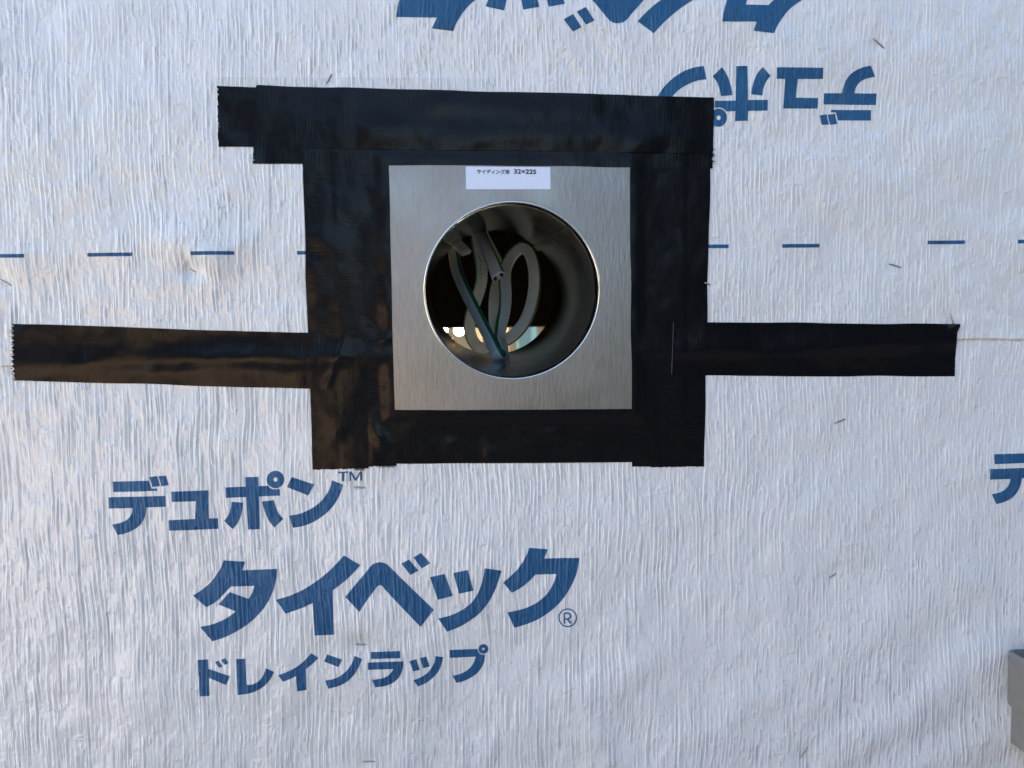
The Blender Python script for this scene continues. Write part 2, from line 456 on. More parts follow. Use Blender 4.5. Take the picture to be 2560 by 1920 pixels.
# ------------------------------------------------------------------ wrap sheets
def axis(lo, hi, f0, f1, fine, coarse):
    a = list(np.arange(f0, f1 + 1e-9, fine))
    b = list(np.arange(f1 + coarse, hi, coarse)) + [hi]
    c = [lo] + list(np.arange(f0 - coarse, lo, -coarse))[::-1]
    return np.array(c + a + b)
XS = axis(-3.0, 3.2, -0.62, 0.62, 0.004, 0.06)
def grid_sheet(name, Z2d, hfun, thick_edge=None):
    X2d = np.repeat(XS[None, :], Z2d.shape[0], 0)
    Hh = hfun(X2d, Z2d)
    V = np.stack([X2d, -Hh, Z2d], -1).reshape(-1, 3)
    nz, nx = Z2d.shape
    cx = (X2d[:-1, :-1] + X2d[1:, 1:]) / 2; cz = (Z2d[:-1, :-1] + Z2d[1:, 1:]) / 2
    keep = (cx - PC.x) ** 2 + (cz - PC.z) ** 2 > 0.091 ** 2
    idx = np.arange(nz * nx).reshape(nz, nx)
    q = np.stack([idx[:-1, :-1], idx[:-1, 1:], idx[1:, 1:], idx[1:, :-1]], -1)[keep]
    V = V.tolist(); F = q.tolist()
    if thick_edge:
        n = len(V)
        for i in range(nx):
            V.append((V[i][0], V[i][1] + thick_edge, V[i][2]))
        for i in range(nx - 1):
            F.append((n + i, n + i + 1, i + 1, i))
    return mesh_obj(name, V, F, M_WRAP, smooth=True)
sz = seam_z(XS)
t_up = np.concatenate([np.array([0, 0.002, 0.004, 0.007]), np.arange(0.011, 0.52, 0.004), np.linspace(0.56, 1.0, 16)])
ztop = 3.1
fine_h = 0.52
Zu = np.stack([sz + (t if t <= 0.52 else 0.52 + (t - 0.52) / 0.48 * (ztop - 0.52 - sz.mean())) for t in t_up])
upper = grid_sheet('wrap_sheet', Zu, sheet_up, 0.0006)
tag(upper, 'upper sheet of white crinkled wrap with upside-down blue lettering and a dashed line', 'house wrap')
t_lo = np.concatenate([np.arange(-0.06, 0.62, 0.004), np.linspace(0.66, 1.38, 16)])
Zl = np.stack([np.maximum(sz - t, 0.02 + 0.0 * sz) for t in t_lo[::-1]])
lower = grid_sheet('wrap_sheet', Zl, sheet_low)
tag(lower, 'lower sheet of white crinkled wrap with upright blue lettering', 'house wrap')

# ------------------------------------------------------------------ printed lettering
def P(s, off, k=4.0):
    v = [float(t) for t in s.replace(',', ' ').split()]
    return [(off[0] + v[i] / k, off[1] + v[i + 1] / k) for i in range(0, len(v), 2)]
def ring(cx, cy, r, off, k=4.0, n=40):
    return [(off[0] + (cx + r * math.cos(2*math.pi*i/n)) / k, off[1] + (cy + r * math.sin(2*math.pi*i/n)) / k) for i in range(n)]
A1 = (265, 1150); A2 = (600, 1120); A3 = (480, 1350); A4 = (840, 1350); A5 = (1060, 1340); A6 = (480, 1505); A7 = (780, 1505)
WORD1 = [   # each character: list of outlines (odd-even fill)
    [P('77,213 438,202 468,280 522,278 523,302 84,316', A1), P('441,167 520,155 540,205 553,255 475,264 462,215', A1),
     P('532,158 611,152 640,245 564,257 553,208', A1),
     P('37,368 606,352 613,459 416,467 412,520 390,590 355,642 290,690 215,722 137,739 79,636 150,622 215,596 252,562 275,520 281,473 42,479', A1)],
    [P('667,310 1036,296 1042,574 1130,574 1138,678 648,696 641,592 906,580 912,404 672,411', A1)],
    [P('1400,168 1529,163 1531,258 1625,252 1645,272 1672,285 1702,289 1735,284 1744,287 1746,350 1536,358 1546,682 1433,687 1410,365 1207,372 1201,270 1403,262', A1),
     P('1266,411 1379,420 1374,490 1355,560 1325,625 1278,681 1192,600 1225,560 1250,510 1263,455', A1),
     P('1571,408 1686,396 1705,460 1735,530 1781,579 1692,668 1645,610 1605,530 1582,460', A1),
     ring(1702, 190, 87, A1), ring(1702, 190, 22, A1)],
    [P('1864,166 2086,240 2027,349 1816,266', A1),
     P('925,317 1035,361 1010,440 960,540 895,620 810,690 715,745 620,777 538,790 501,669 590,655 680,620 765,570 840,500 890,425 915,365', A2)],
]
TM = [[P('987,233 1084,229 1084,243 1049,244 1047,326 1025,327 1022,246 988,248', A2)],
      [P('1098,230 1120,229 1163,297 1202,228 1226,227 1226,320 1207,321 1206,252 1168,321 1153,321 1113,254 1116,324 1100,325', A2)]]
WORD2 = [
    [P('332,192 543,205 514,291 864,274 858,345 838,440 800,545 745,645 665,740 570,825 460,895 340,955 216,998 100,849 200,830 300,795 390,745 455,697 276,630 392,506 580,575 612,515 637,443 404,452 360,495 290,570 220,625 158,656 24,541 105,490 190,420 250,345 300,265', A3)],
    [P('1528,138 1690,237 1620,315 1530,400 1417,485 1430,924 1238,935 1220,610 1090,668 946,722 849,585 980,545 1120,480 1250,400 1360,312 1450,225', A3)],
    [P('102,551 200,432 320,290 345,255 380,225 420,210 465,208 505,222 545,255 980,684 848,850 495,478 470,445 448,430 425,440 330,565 243,695', A4),
     P('660,218 735,178 829,288 748,332', A4), P('778,155 855,112 946,213 862,265', A4)],
    [P('943,352 1088,318 1168,541 1020,582', A4), P('1175,310 1318,280 1374,485 1232,520', A4),
     P('608,303 774,329 745,420 700,540 640,650 560,750 460,830 350,895 233,940 144,811 250,785 350,740 440,680 510,600 560,500 590,400', A5)],
    [P('1048,105 1235,121 1195,213 1545,205 1535,290 1510,390 1460,500 1395,605 1310,700 1200,785 1060,855 902,907 832,748 940,725 1050,690 1150,635 1230,560 1285,470 1322,366 1110,372 1060,425 980,490 876,550 790,448 850,395 930,320 990,235 1030,160', A5)],
]
REG = [[ring(1433, 806, 93, A5), ring(1433, 806, 81, A5),
        P('1391,757 1440,753 1462,765 1471,785 1466,808 1445,822 1475,860 1452,863 1424,826 1408,826 1411,865 1393,866', A5),
        P('1407,770 1437,768 1452,780 1450,800 1435,811 1408,812', A5)]]
WORD3 = [
    [P('70,563 172,557 176,652 392,720 355,808 182,738 188,919 92,926', A6), P('243,584 276,569 320,624 285,643', A6), P('302,562 343,543 379,590 342,611', A6)],
    [P('456,549 547,547 560,808 610,805 660,785 705,745 735,690 752,640 832,679 800,745 750,805 690,850 620,883 545,900 471,908', A6)],
    [P('1201,494 1272,541 1220,595 1145,655 1152,866 1063,872 1052,717 990,745 922,771 876,708 960,675 1050,630 1130,570', A6)],
    [P('1360,507 1508,556 1472,633 1326,577', A6), P('1632,520 1704,552 1685,610 1640,690 1570,765 1490,815 1370,854 1338,772 1410,757 1490,720 1560,660 1605,595', A6)],
    [P('595,483 886,470 888,543 596,552', A7), P('564,588 918,573 912,640 890,705 850,760 790,800 720,822 637,833 609,760 670,753 735,735 785,700 815,652 565,660', A7)],
    [P('978,570 1046,552 1080,660 1016,672', A7), P('1083,541 1143,527 1179,628 1116,645', A7),
     P('1236,524 1312,537 1298,600 1265,680 1210,745 1140,795 1065,824 1017,762 1090,735 1160,690 1210,620 1233,565', A7)],
    [P('1377,464 1655,457 1658,475 1670,497 1690,512 1715,516 1728,515 1722,580 1695,650 1645,715 1580,760 1510,790 1445,804 1406,732 1480,715 1550,680 1605,620 1638,535 1378,545', A7),
     ring(1713, 457, 49, A7), ring(1713, 457, 13, A7)],
]
def fit(src, dst, affine=False):
    """plane-to-plane map through matched print landmarks (least squares)"""
    src = np.array(src); dst = np.array(dst); mu = src.mean(0); s = src.std()
    A = []; B = []
    for (x, y), (u, v) in zip((src - mu) / s, dst):
        if affine:
            A.append([x, y, 1, 0, 0, 0]); A.append([0, 0, 0, x, y, 1])
        else:
            A.append([x, y, 1, 0, 0, 0, -u*x, -u*y]); A.append([0, 0, 0, x, y, 1, -v*x, -v*y])
        B += [u, v]
    h = np.linalg.lstsq(np.array(A), np.array(B), rcond=None)[0]
    if affine: h = np.concatenate([h, [0, 0]])
    def f(p):
        x, y = (p[0] - mu[0]) / s, (p[1] - mu[1]) / s
        w = h[6] * x + h[7] * y + 1
        return ((h[0]*x + h[1]*y + h[2]) / w, (h[3]*x + h[4]*y + h[5]) / w)
    return f
U = (1700, 130); U9 = (1500, 0); U8 = (960, 0)
map1 = fit(P('37,368 606,352 42,479 641,592 648,696 1138,678 1130,574 1433,687 1546,682 1400,168 1529,163 1702,190', A1) + P('538,790 501,669', A2),
           P('1950,535 1413,540 1950,422 1405,287 1404,173 944,176 944,287 667,157 550,158 664,701 542,701 374,662', U) + P('1022,673 1050,802', U9))
map2 = fit(P('332,192 543,205 514,291 864,274 404,452 637,443 1528,138 1690,237', A3) + P('465,208 855,112 946,213 778,155 862,265 660,218 735,178 943,352 1088,318 1175,310 1318,280', A4)
           + P('608,303 774,329 1048,105 1235,121 1195,213 1545,205 1110,372 1322,366', A5),
           P('1720,357 1515,333 1542,244 1207,240 1665,67 1438,67 525,355 362,233 150,252', U9) + P('1888,340 1788,213 1963,292 1865,160 2083,230 2005,272 1790,60 1645,95 1553,110 1410,138', U8)
           + P('1205,130 1010,93 692,330 484,306 524,200 128,195 653,18 377,18', U8))
E = (2007, 1100)
map3 = fit(P('77,213 84,316 37,368 42,479 281,473 137,739 79,636 416,467', A1),
           P('1883,137 1890,233 1847,287 1850,388 2052,381 1908,633 1873,538 2168,378', E), True)

def smooth_outline(p, step):
    """round the gently turning vertices of an outline, keep the sharp ones, subdivide (points in metres)"""
    n = len(p); p = [np.array(q) for q in p]; T0 = []; T1 = []
    for i in range(n):
        a, b, c = p[i-1], p[i], p[(i+1) % n]
        d0 = b - a; d1 = c - b; l0 = np.linalg.norm(d0); l1 = np.linalg.norm(d1)
        d0 = d0 / l0; d1 = d1 / l1
        ang = math.degrees(math.acos(max(-1, min(1, float(d0 @ d1)))))
        if ang > 27: T0.append(d0); T1.append(d1)
        else:
            if l0 > 2.6 * l1: t = d0
            elif l1 > 2.6 * l0: t = d1
            else: t = d0 * l1 + d1 * l0; t = t / np.linalg.norm(t)
            T0.append(t); T1.append(t)
    out = []
    for i in range(n):
        a, b = p[i], p[(i+1) % n]; L = np.linalg.norm(b - a)
        k = max(1, int(math.ceil(L / step)))
        for j in range(k):
            s = j / k
            h00 = 2*s**3 - 3*s*s + 1; h10 = s**3 - 2*s*s + s; h01 = -2*s**3 + 3*s*s; h11 = s**3 - s*s
            out.append(h00*a + h10*L*T1[i] + h01*b + h11*L*T0[(i+1) % n])
    return out
def even_odd(px, pz, polys):
    ins = np.zeros(len(px), bool)
    for q in polys:
        a = np.array(q); b = np.roll(a, -1, 0)
        for (x0, z0), (x1, z1) in zip(a, b):
            if z0 == z1: continue
            c = ((z0 > pz) != (z1 > pz)) & (px < (x1 - x0) * (pz - z0) / (z1 - z0) + x0)
            ins ^= c
    return ins
def flat_print(name, polys_px, hfun, mat, parent, step=0.0035, lift=0.00022, smooth=True):
    polys = []
    for q in polys_px:
        w = [np.array(WX(u, v)) for u, v in q]
        if smooth: w = smooth_outline(w, step)
        else:
            w2 = []
            for i in range(len(w)):
                a, b = w[i], w[(i+1) % len(w)]; k = max(1, int(np.linalg.norm(b - a) / step))
                w2 += [a + (b - a) * j / k for j in range(k)]
            w = w2
        polys.append(w)
    pts = []; edges = []
    for w in polys:
        n = len(pts); m = len(w); pts += [Vector((float(a[0]), float(a[1]))) for a in w]
        edges += [(n + i, n + (i + 1) % m) for i in range(m)]
    allp = np.array([[a.x, a.y] for a in pts]); lo = allp.min(0); hi = allp.max(0)
    gx, gz = np.meshgrid(np.arange(lo[0], hi[0], step * 1.1), np.arange(lo[1], hi[1], step * 1.1))
    gx = gx.ravel(); gz = gz.ravel(); ins = even_odd(gx, gz, polys)
    gx = gx[ins]; gz = gz[ins]
    if len(gx):
        dmin = np.min((gx[:, None] - allp[None, :, 0]) ** 2 + (gz[:, None] - allp[None, :, 1]) ** 2, 1)
        ok = dmin > (step * 0.45) ** 2
        pts += [Vector((float(a), float(b))) for a, b in zip(gx[ok], gz[ok])]
    vo, eo, fo, *_ = delaunay_2d_cdt(pts, edges, [], 0, 1e-7)
    va = np.array([[a.x, a.y] for a in vo]); fa = [f for f in fo if len(f) == 3]
    c = np.array([va[list(f)].mean(0) for f in fa]); ins = even_odd(c[:, 0], c[:, 1], polys)
    h = hfun(va[:, 0], va[:, 1]) + lift
    V = [(a[0], -hh, a[1]) for a, hh in zip(va, h)]
    F = []
    for f, k in zip(fa, ins):
        if not k: continue
        (x0, z0), (x1, z1), (x2, z2) = va[f[0]], va[f[1]], va[f[2]]
        F.append(tuple(f) if (x1-x0)*(z2-z0) - (z1-z0)*(x2-x0) > 0 else (f[0], f[2], f[1]))
    return mesh_obj(name, V, F, mat, parent, smooth=True)

for ch in WORD1 + TM + WORD2 + REG + WORD3:
    small = ch in TM or ch in REG
    flat_print('printed_character', ch, sheet_low, M_INK, lower, 0.0015 if small else 0.0035, smooth=not small)
for ch in WORD1:
    flat_print('printed_character', [[map3(p) for p in q] for q in ch], sheet_low, M_INK, lower)
for ch in WORD1:
    flat_print('printed_character', [[map1(p) for p in q] for q in ch], sheet_up, M_INK, upper)
for ch in WORD2:
    flat_print('printed_character', [[map2(p) for p in q] for q in ch], sheet_up, M_INK, upper)
for x0, x1, ya, yb in [(-44, 67, 637, 636), (222, 334, 633.5, 632), (484, 591, 631, 630), (744, 850, 628.5, 627), (1710, 1819, 613, 612),
                       (1953, 2047, 611, 610), (2315, 2409, 602.5, 601.5), (2539, 2634, 600.5, 599)]:
    flat_print('printed_dash', [[(x0, ya), (x1, yb), (x1 - 0.3, yb + 9), (x0 + 0.3, ya + 9)]], sheet_up, M_INK, upper, smooth=False)

# ------------------------------------------------------------------ galvanised sleeve: plate, pipe, rim, sticker
PB_ray = (1235.8, 732.6)
fwd = ROT @ Vector((0, 0, -1))
d0 = (PC - EYE).dot(fwd)
rr = ray(*PB_ray)
PB = EYE + rr * (d0 / 0.703)                    # ray has unit depth along the optical axis
AX = (PB - PC).normalized(); PLEN = (PB - PC).length
PR = (W(1282 + 218.5, 729, PLATE_H) - W(1282 - 218.5, 729, PLATE_H)).length / 2
Ux = Vector((1, 0, 0)); Ux = (Ux - AX * Ux.dot(AX)).normalized(); Uz = AX.cross(Ux) * -1
if Uz.z < 0: Uz = -Uz
def pipe_pt(ang, s, r):
    return PC + AX * s + Ux * (r * math.cos(ang)) + Uz * (r * math.sin(ang))
sleeve = empty('pipe_sleeve', PC)
tag(sleeve, 'square galvanised steel plate with a round pipe running into the wall', 'pipe sleeve')
def make_plate():
    n = 96; V = []; F = []
    corners = [WX(960, 404), WX(1585, 410), WX(1589, 1034), WX(977, 1035)]
    def outer(ang):
        dx, dz = math.cos(ang), math.sin(ang); best = 1e9
        for i in range(4):
            (x0, z0), (x1, z1) = corners[i], corners[(i+1) % 4]
            ex, ez = x1 - x0, z1 - z0; den = dx * ez - dz * ex
            if abs(den) < 1e-12: continue
            t = ((x0 - PC.x) * ez - (z0 - PC.z) * ex) / den
            s = ((x0 - PC.x) * dz - (z0 - PC.z) * dx) / den
            if t > 0 and -1e-6 <= s <= 1 + 1e-6: best = min(best, t)
        return PC.x + dx * best, PC.z + dz * best
    angs = sorted([2 * math.pi * i / n for i in range(n)] + [math.atan2(z - PC.z, x - PC.x) % (2*math.pi) for x, z in corners])
    m = len(angs); K = 5
    for k in range(K + 1):
        for a in angs:
            ox, oz = outer(a); ix, iz = PC.x + PR * math.cos(a), PC.z + PR * math.sin(a)
            t = k / K
            x, z = ix + (ox - ix) * t, iz + (oz - iz) * t
            # hand-made sheet: a trace of unevenness
            V.append((x, -PLATE_H - 0.0003 * float(vnoise(x * 16, z * 16, 31)) * min(1, 3 * t), z))
    for k in range(K):
        for i in range(m):
            j = (i + 1) % m
            F.append((k*m+i, (k+1)*m+i, (k+1)*m+j, k*m+j))
    n0 = len(V)
    for i in range(m): V.append(V[K*m+i])
    for i in range(m): V.append((V[K*m+i][0], -PLATE_H + 0.0008, V[K*m+i][2]))
    for i in range(m): F.append((n0+i, n0+m+i, n0+m+(i+1) % m, n0+(i+1) % m))
    F = [tuple(reversed(f)) for f in F]
    return mesh_obj('plate', V, F, M_PLATE, sleeve, smooth=True)
make_plate()
def make_pipe():
    n = 128; V = []; F = []; L = 14
    a0 = R(49)                                   # the lap of the rolled sheet
    for k in range(L + 1):
        for i in range(n):
            a = 2 * math.pi * i / n
            r = PR - 0.0004 + 0.0004 * math.sin(2 * a + 1) * k / L
            V.append(pipe_pt(a, -0.0006 + PLEN * k / L, r))
    for k in range(L):
        for i in range(n):
            j = (i + 1) % n; F.append((k*n+i, k*n+j, (k+1)*n+j, (k+1)*n+i))
    base = len(V)
    for k in (0, L):
        for i in range(n):
            V.append(pipe_pt(2*math.pi*i/n, -0.0006 + PLEN * k / L, PR + 0.0006))
    for i in range(n):
        j = (i + 1) % n
        F.append((base+i, base+n+i, base+n+j, base+j))
        F.append((i, base+i, base+j, j))
        F.append((L*n+i, L*n+j, base+n+j, base+n+i))
    return mesh_obj('pipe', V, F, M_PIPE, sleeve, smooth=False)
pipe = make_pipe()
for i, p in enumerate(pipe.data.polygons):
    p.use_smooth = i < 128 * 14
def lock_seam():
    V = []; F = []; prof = [(42.6, 0.0003), (42.75, 0.0015), (48.9, 0.0013), (49.1, 0.0003)]
    ks = [0.006 + (PLEN - 0.007) * i / 10 for i in range(11)]
    for s in ks:
        for a, d in prof: V.append(pipe_pt(R(a), s, PR - 0.0004 - d))
    m = len(prof)
    for k in range(10):
        for i in range(m - 1): F.append((k*m+i, k*m+i+1, (k+1)*m+i+1, (k+1)*m+i))
    F.append((0, 3, 2, 1))
    for j, s in enumerate((0.10, 0.135, 0.17, 0.21)):   # crimp marks across the seam
        n = len(V)
        for a in (43.6, 48.2):
            for ds, dd in ((0, 0.0015), (0.0012, 0.0017), (0.0024, 0.0015)):
                V.append(pipe_pt(R(a), s + ds, PR - 0.0004 - dd))
        F += [(n, n+1, n+4, n+3), (n+1, n+2, n+5, n+4)]
    return mesh_obj('lock_seam', V, F, M_PIPE, pipe)
lock_seam()
def make_rim():
    V = []; F = []; n = 128; m = 8; rt = 0.0011
    for i in range(n):
        a = 2 * math.pi * i / n
        for j in range(m):
            b = 2 * math.pi * j / m
            V.append(pipe_pt(a, -0.0008 + rt * math.sin(b), PR + 0.0002 + rt * math.cos(b)))
    for i in range(n):
        for j in range(m):
            i2, j2 = (i+1) % n, (j+1) % m
            F.append((i*m+j, i2*m+j, i2*m+j2, i*m+j2))
    # leave the slit where the lap opens
    gap = [f for f in F if not all(46.6 < math.degrees(2*math.pi*(k//m)/n) < 50.2 for k in f)]
    return mesh_obj('rim', V, gap, M_RIM, sleeve, smooth=True)
make_rim()
# paper sticker with one printed line, its top tucked under the tape
LB = (1150, 405); kL = 2212 / 240.0
def lab_pt(zx, zy): return (LB[0] + zx / kL, LB[1] + zy / kL)
sc_ = [lab_pt(128, 128), lab_pt(2070, 142), lab_pt(2072, 645), lab_pt(143, 650)]
stick = mesh_obj('label_sticker', [(WX(*p)[0], -PLATE_H - 0.00042, WX(*p)[1]) for p in sc_] + [(WX(*p)[0], -PLATE_H - 0.0001, WX(*p)[1]) for p in sc_],
                 [(3, 2, 1, 0), (0, 1, 5, 4), (1, 2, 6, 5), (2, 3, 7, 6), (3, 0, 4, 7)], M_PAPER, sleeve)
def text_mesh(body, name, px_l, px_r, px_b, px_t, bold):
    cu = bpy.data.curves.new('t', 'FONT'); cu.body = body; cu.size = 1.0; cu.offset = bold
    to = bpy.data.objects.new('t', cu); COL.objects.link(to)
    dg = bpy.context.evaluated_depsgraph_get()
    me = bpy.data.meshes.new_from_object(to.evaluated_get(dg))
    bpy.data.objects.remove(to); bpy.data.curves.remove(cu)
    co = np.array([v.co[:2] for v in me.vertices]); lo = co.min(0); hi = co.max(0)
    fs = [tuple(p.vertices) for p in me.polygons]
    a = np.array(WX(px_l, px_b)); b = np.array(WX(px_r, px_b + 1)); c = np.array(WX(px_l, px_t))
    V = []
    for x, y in co:
        s = (x - lo[0]) / (hi[0] - lo[0]); t = (y - lo[1]) / (hi[1] - lo[1])
        q = a + (b - a) * s + (c - a) * t
        V.append((q[0], -PLATE_H - 0.00052, q[1]))
    return mesh_obj(name, V, fs, M_LABELINK, stick)
x0, y0 = lab_pt(388, 298); x1, y1 = lab_pt(1132, 186)
text_mesh('サイディング用', 'printed_text', x0, x1, y0, y1, 0.03)
x0, y0 = lab_pt(1236, 294); x1, y1 = lab_pt(1750, 186)
text_mesh('32×225', 'printed_text', x0, x1, y0, y1, 0.034)

# ------------------------------------------------------------------ tape strips, laid in order
TAPES = [  # corners TL TR BR BL in photograph pixels, long axis, fray left/top, fray right/bottom, label
    ((930, 1024), (1640, 1022), (1640, 1154), (930, 1158), 'h', 0, 0, 'level black tape strip along the bottom of the steel plate'),
    ((838, 380), (971.5, 380), (991.5, 1163), (858, 1166), 'v', 0, 1, 'narrow visible black tape strip touching the left side of the steel plate'),
    ((1573, 380), (1707, 380), (1711, 1166), (1578, 1165), 'v', 0, 0, 'black tape strip touching the right side of the steel plate'),
    ((757, 380), (903, 380), (924, 1169), (783, 1173), 'v', 0, 1, 'outer upright black tape strip left of the plate, under the left arm'),
    ((1641, 380), (1774, 380), (1757.5, 1165), (1625, 1167), 'v', 0, 0, 'outer upright black tape strip right of the plate, under the right arm'),
    ((644, 217), (1782, 245.5), (1779, 422), (635, 411), 'h', 1, 1, 'wide level black tape strip over the top of the steel plate'),
    ((547.5, 219.5), (1781.5, 248), (1779.5, 387), (549, 369), 'h', 1, 0, 'topmost level black tape strip, sticking out furthest to the upper left'),
    ((31, 809), (909, 837), (909, 976), (38, 951), 'h', 2, 1, 'long black tape arm reaching left from the frame, with brown sheen and frayed end'),
    ((1680, 804), (2388, 811), (2383, 941), (1676, 939), 'h', 0, 0, 'matt black tape arm reaching right from the frame, one corner lifted'),
]
TW = [[WX(*c) for c in t[:4]] for t in TAPES]
LT = 0.00022
def tape_height(k, x, z):
    h = base_h(x, z)
    for j in range(k):
        h = h + LT * sstep(-0.0022, 0.0002, poly_inside_dist(x, z, TW[j]))
    return h + LT
# crease lines on some strips: strip index -> (px a, px b, half width, height)
CREASE = {7: [((815, 978), (872, 832), 0.0028, 0.0008), ((872, 832), (945, 812), 0.0028, 0.0007), ((360, 906), (880, 898), 0.010, 0.0009)],
          3: [((790, 560), (850, 650), 0.012, 0.0012), ((800, 640), (790, 760), 0.02, 0.0010), ((860, 1050), (820, 1120), 0.008, 0.0010)],
          1: [((940, 1060), (960, 1120), 0.006, 0.0014), ((935, 850), (985, 842), 0.003, 0.0010)],
          0: [((1210, 1110), (1222, 1150), 0.004, 0.0010), ((1100, 1120), (1150, 1105), 0.006, 0.0008), ((1320, 1100), (1420, 1080), 0.008, 0.0006)],
          6: [((900, 330), (1750, 345), 0.013, 0.0016), ((1050, 268), (1500, 282), 0.009, 0.0010), ((1570, 355), (1650, 385), 0.010, 0.0016), ((700, 300), (1000, 345), 0.02, 0.0010)],
          8: [((1800, 885), (2300, 880), 0.012, 0.0005)]}
def make_tape(k):
    c, o, f0, f1, lab = TAPES[k][:4], TAPES[k][4], TAPES[k][5], TAPES[k][6], TAPES[k][7]
    w = [np.array(q) for q in TW[k]]
    if o == 'v': w = [w[0], w[3], w[2], w[1]]         # run along the length first; second axis across
    Lg = np.linalg.norm(w[1] - w[0]); Wd = np.linalg.norm(w[3] - w[0])
    nu, nv = int(Lg / 0.0024) + 1, int(Wd / 0.0022) + 1
    s, t = np.meshgrid(np.linspace(0, 1, nu + 1), np.linspace(0, 1, nv + 1))
    q = (w[0][None, None] * ((1-s)*(1-t))[..., None] + w[1][None, None] * (s*(1-t))[..., None]
         + w[2][None, None] * (s*t)[..., None] + w[3][None, None] * ((1-s)*t)[..., None])
    rng = np.random.RandomState(50 + k)
    du = (w[1] - w[0]) / Lg
    for col, fr in ((0, f0), (-1, f1)):
        sg = -1 if col == 0 else 1
        jag = rng.uniform(-0.0003, 0.0003, nv + 1) if fr == 0 else rng.uniform(-0.0004, 0.0004, nv + 1)
        if fr == 2: jag = np.where(np.arange(nv + 1) % 2 == 0, 0.0009, -0.0012) + rng.uniform(-0.0004, 0.0004, nv + 1)
        q[:, col] += du[None] * (sg * jag)[:, None]
    # edges of hand-torn tape wander a hair
    dv = (w[3] - w[0]) / Wd
    for row in (0, -1):
        q[row] += dv[None] * (0.0010 * vnoise(np.arange(nu + 1) * 0.06, np.zeros(nu + 1) + row * 7, 60 + k))[:, None]
    x, z = q[..., 0], q[..., 1]
    h = tape_height(k, x, z)
    h = h + 0.0007 * np.abs(vnoise(x * 19, z * 21, 70 + k)) + 0.0002 * np.abs(vnoise(x * 46, z * 46, 80 + k))
    for a, b, wd, am in CREASE.get(k, []):
        ax, az = WX(*a); bx, bz = WX(*b); L = math.hypot(bx-ax, bz-az); ux, uz = (bx-ax)/L, (bz-az)/L
        ss_ = (x-ax)*ux + (z-az)*uz; tt = -(x-ax)*uz + (z-az)*ux
        tt = tt + 0.004 * vnoise(ss_ * 40, 0 * ss_, 90 + k)
        h = h + am * sstep(-0.006, 0.012, ss_) * (1 - sstep(L-0.012, L+0.006, ss_)) * np.exp(-(tt/wd)**2)
    if k == 8:   # lifted, folded-over corner at the far end
        cx, cz = WX(2388, 811); d = np.hypot(x-cx, z-cz)
        h = h + 0.004 * np.exp(-(d / 0.007) ** 2)
        q[..., 0] += 0.0014 * np.exp(-(d / 0.005) ** 2)
        x = q[..., 0]
    V = np.stack([x, -h, z], -1).reshape(-1, 3).tolist()
    uv = np.stack([s * Lg, t * Wd], -1).reshape(-1, 2).tolist()
    idx = np.arange((nu+1)*(nv+1)).reshape(nv+1, nu+1)
    F = np.stack([idx[:-1, :-1], idx[1:, :-1], idx[1:, 1:], idx[:-1, 1:]], -1).reshape(-1, 4)
    if o == 'v': F = F[:, ::-1]
    F = F.tolist()
    # thickness: a skirt down to what lies underneath
    bd = list(idx[0, :]) + list(idx[1:, -1]) + list(idx[-1, :-1][::-1]) + list(idx[1:-1, 0][::-1])
    n = len(V)
    for b in bd:
        V.append([V[b][0], V[b][1] + LT + 0.0004, V[b][2]]); uv.append(uv[b])
    m = len(bd)
    for b in bd:
        V.append(list(V[b])); uv.append(uv[b])
    for i in range(m):
        j = (i + 1) % m
        qd = (n + m + i, n + m + j, n + j, n + i)
        F.append(qd if o == 'v' else qd[::-1])
    ob = mesh_obj('tape_strip', V, F, M_TAPE, smooth=True, uv=uv)
    ob.data.materials.append(M_TAPE_EDGE)
    ob.data.polygons.foreach_set('material_index', [0 if i < nu * nv else 1 for i in range(len(ob.data.polygons))])
    ob.data.polygons.foreach_set('use_smooth', [i < nu * nv for i in range(len(ob.data.polygons))])
    tag(ob, lab, 'tape', 'black tape strips round the steel plate')
    return ob
tapes = [make_tape(k) for k in range(len(TAPES))]
def thread(a, b, k, mat, wpx=1.6):
    """a short frayed yarn at a tape end"""
    A = np.array(WX(*a)); B = np.array(WX(*b)); d = (B - A) / np.linalg.norm(B - A); nrm = np.array([-d[1], d[0]]) * wpx * 0.375e-3 / 2
    V = []
    for q, dh in ((A - nrm, 0), (A + nrm, 0), (B + nrm, 0), (B - nrm, 0)):
        hh = float(tape_height(len(TAPES) - 1 if k < 0 else k, np.array([q[0]]), np.array([q[1]]))[0])
        for e in (0.0006, 0.0016): V.append((q[0], -(hh + e), q[1]))
    F = [(1, 3, 5, 7), (0, 2, 3, 1), (2, 4, 5, 3), (4, 6, 7, 5), (6, 0, 1, 7)]
    return mesh_obj('frayed_thread', V, F, mat, tapes[k])
for a, b in [((546, 226), (551, 228)), ((546, 229), (550, 231)), ((547, 241), (552, 241)), ((548, 264), (551, 265)), ((549, 309), (552, 313)), ((548, 313), (551, 317)), ((548, 320), (553, 321))]:
    thread(a, b, 6, M_THREAD)
thread((635, 403), (639, 403), 5, M_THREAD)
M_DUSTY = plain('dusty_tape_edge', (0.075, 0.08, 0.09), 0.7)
thread((1680.5, 806), (1676.5, 936), 8, M_DUSTY, 0.9)
for y in (377, 389, 393, 398, 402, 407):
    thread((1777, y), (1783, y - 1), 5, M_THREADK if y % 2 else M_THREAD)
for i in range(9):
    x = 889 + i * 2.7 + random.uniform(-.6, .6); thread((x, 1168), (x + .4, 1170 + random.uniform(3, 5)), 3, M_THREADK, 1.2)
for i in range(14):
    x = 944 + i * 3.2 + random.uniform(-.6, .6); thread((x, 1161), (x + .3, 1163 + random.uniform(2, 5)), 1, M_THREADK, 1.2)
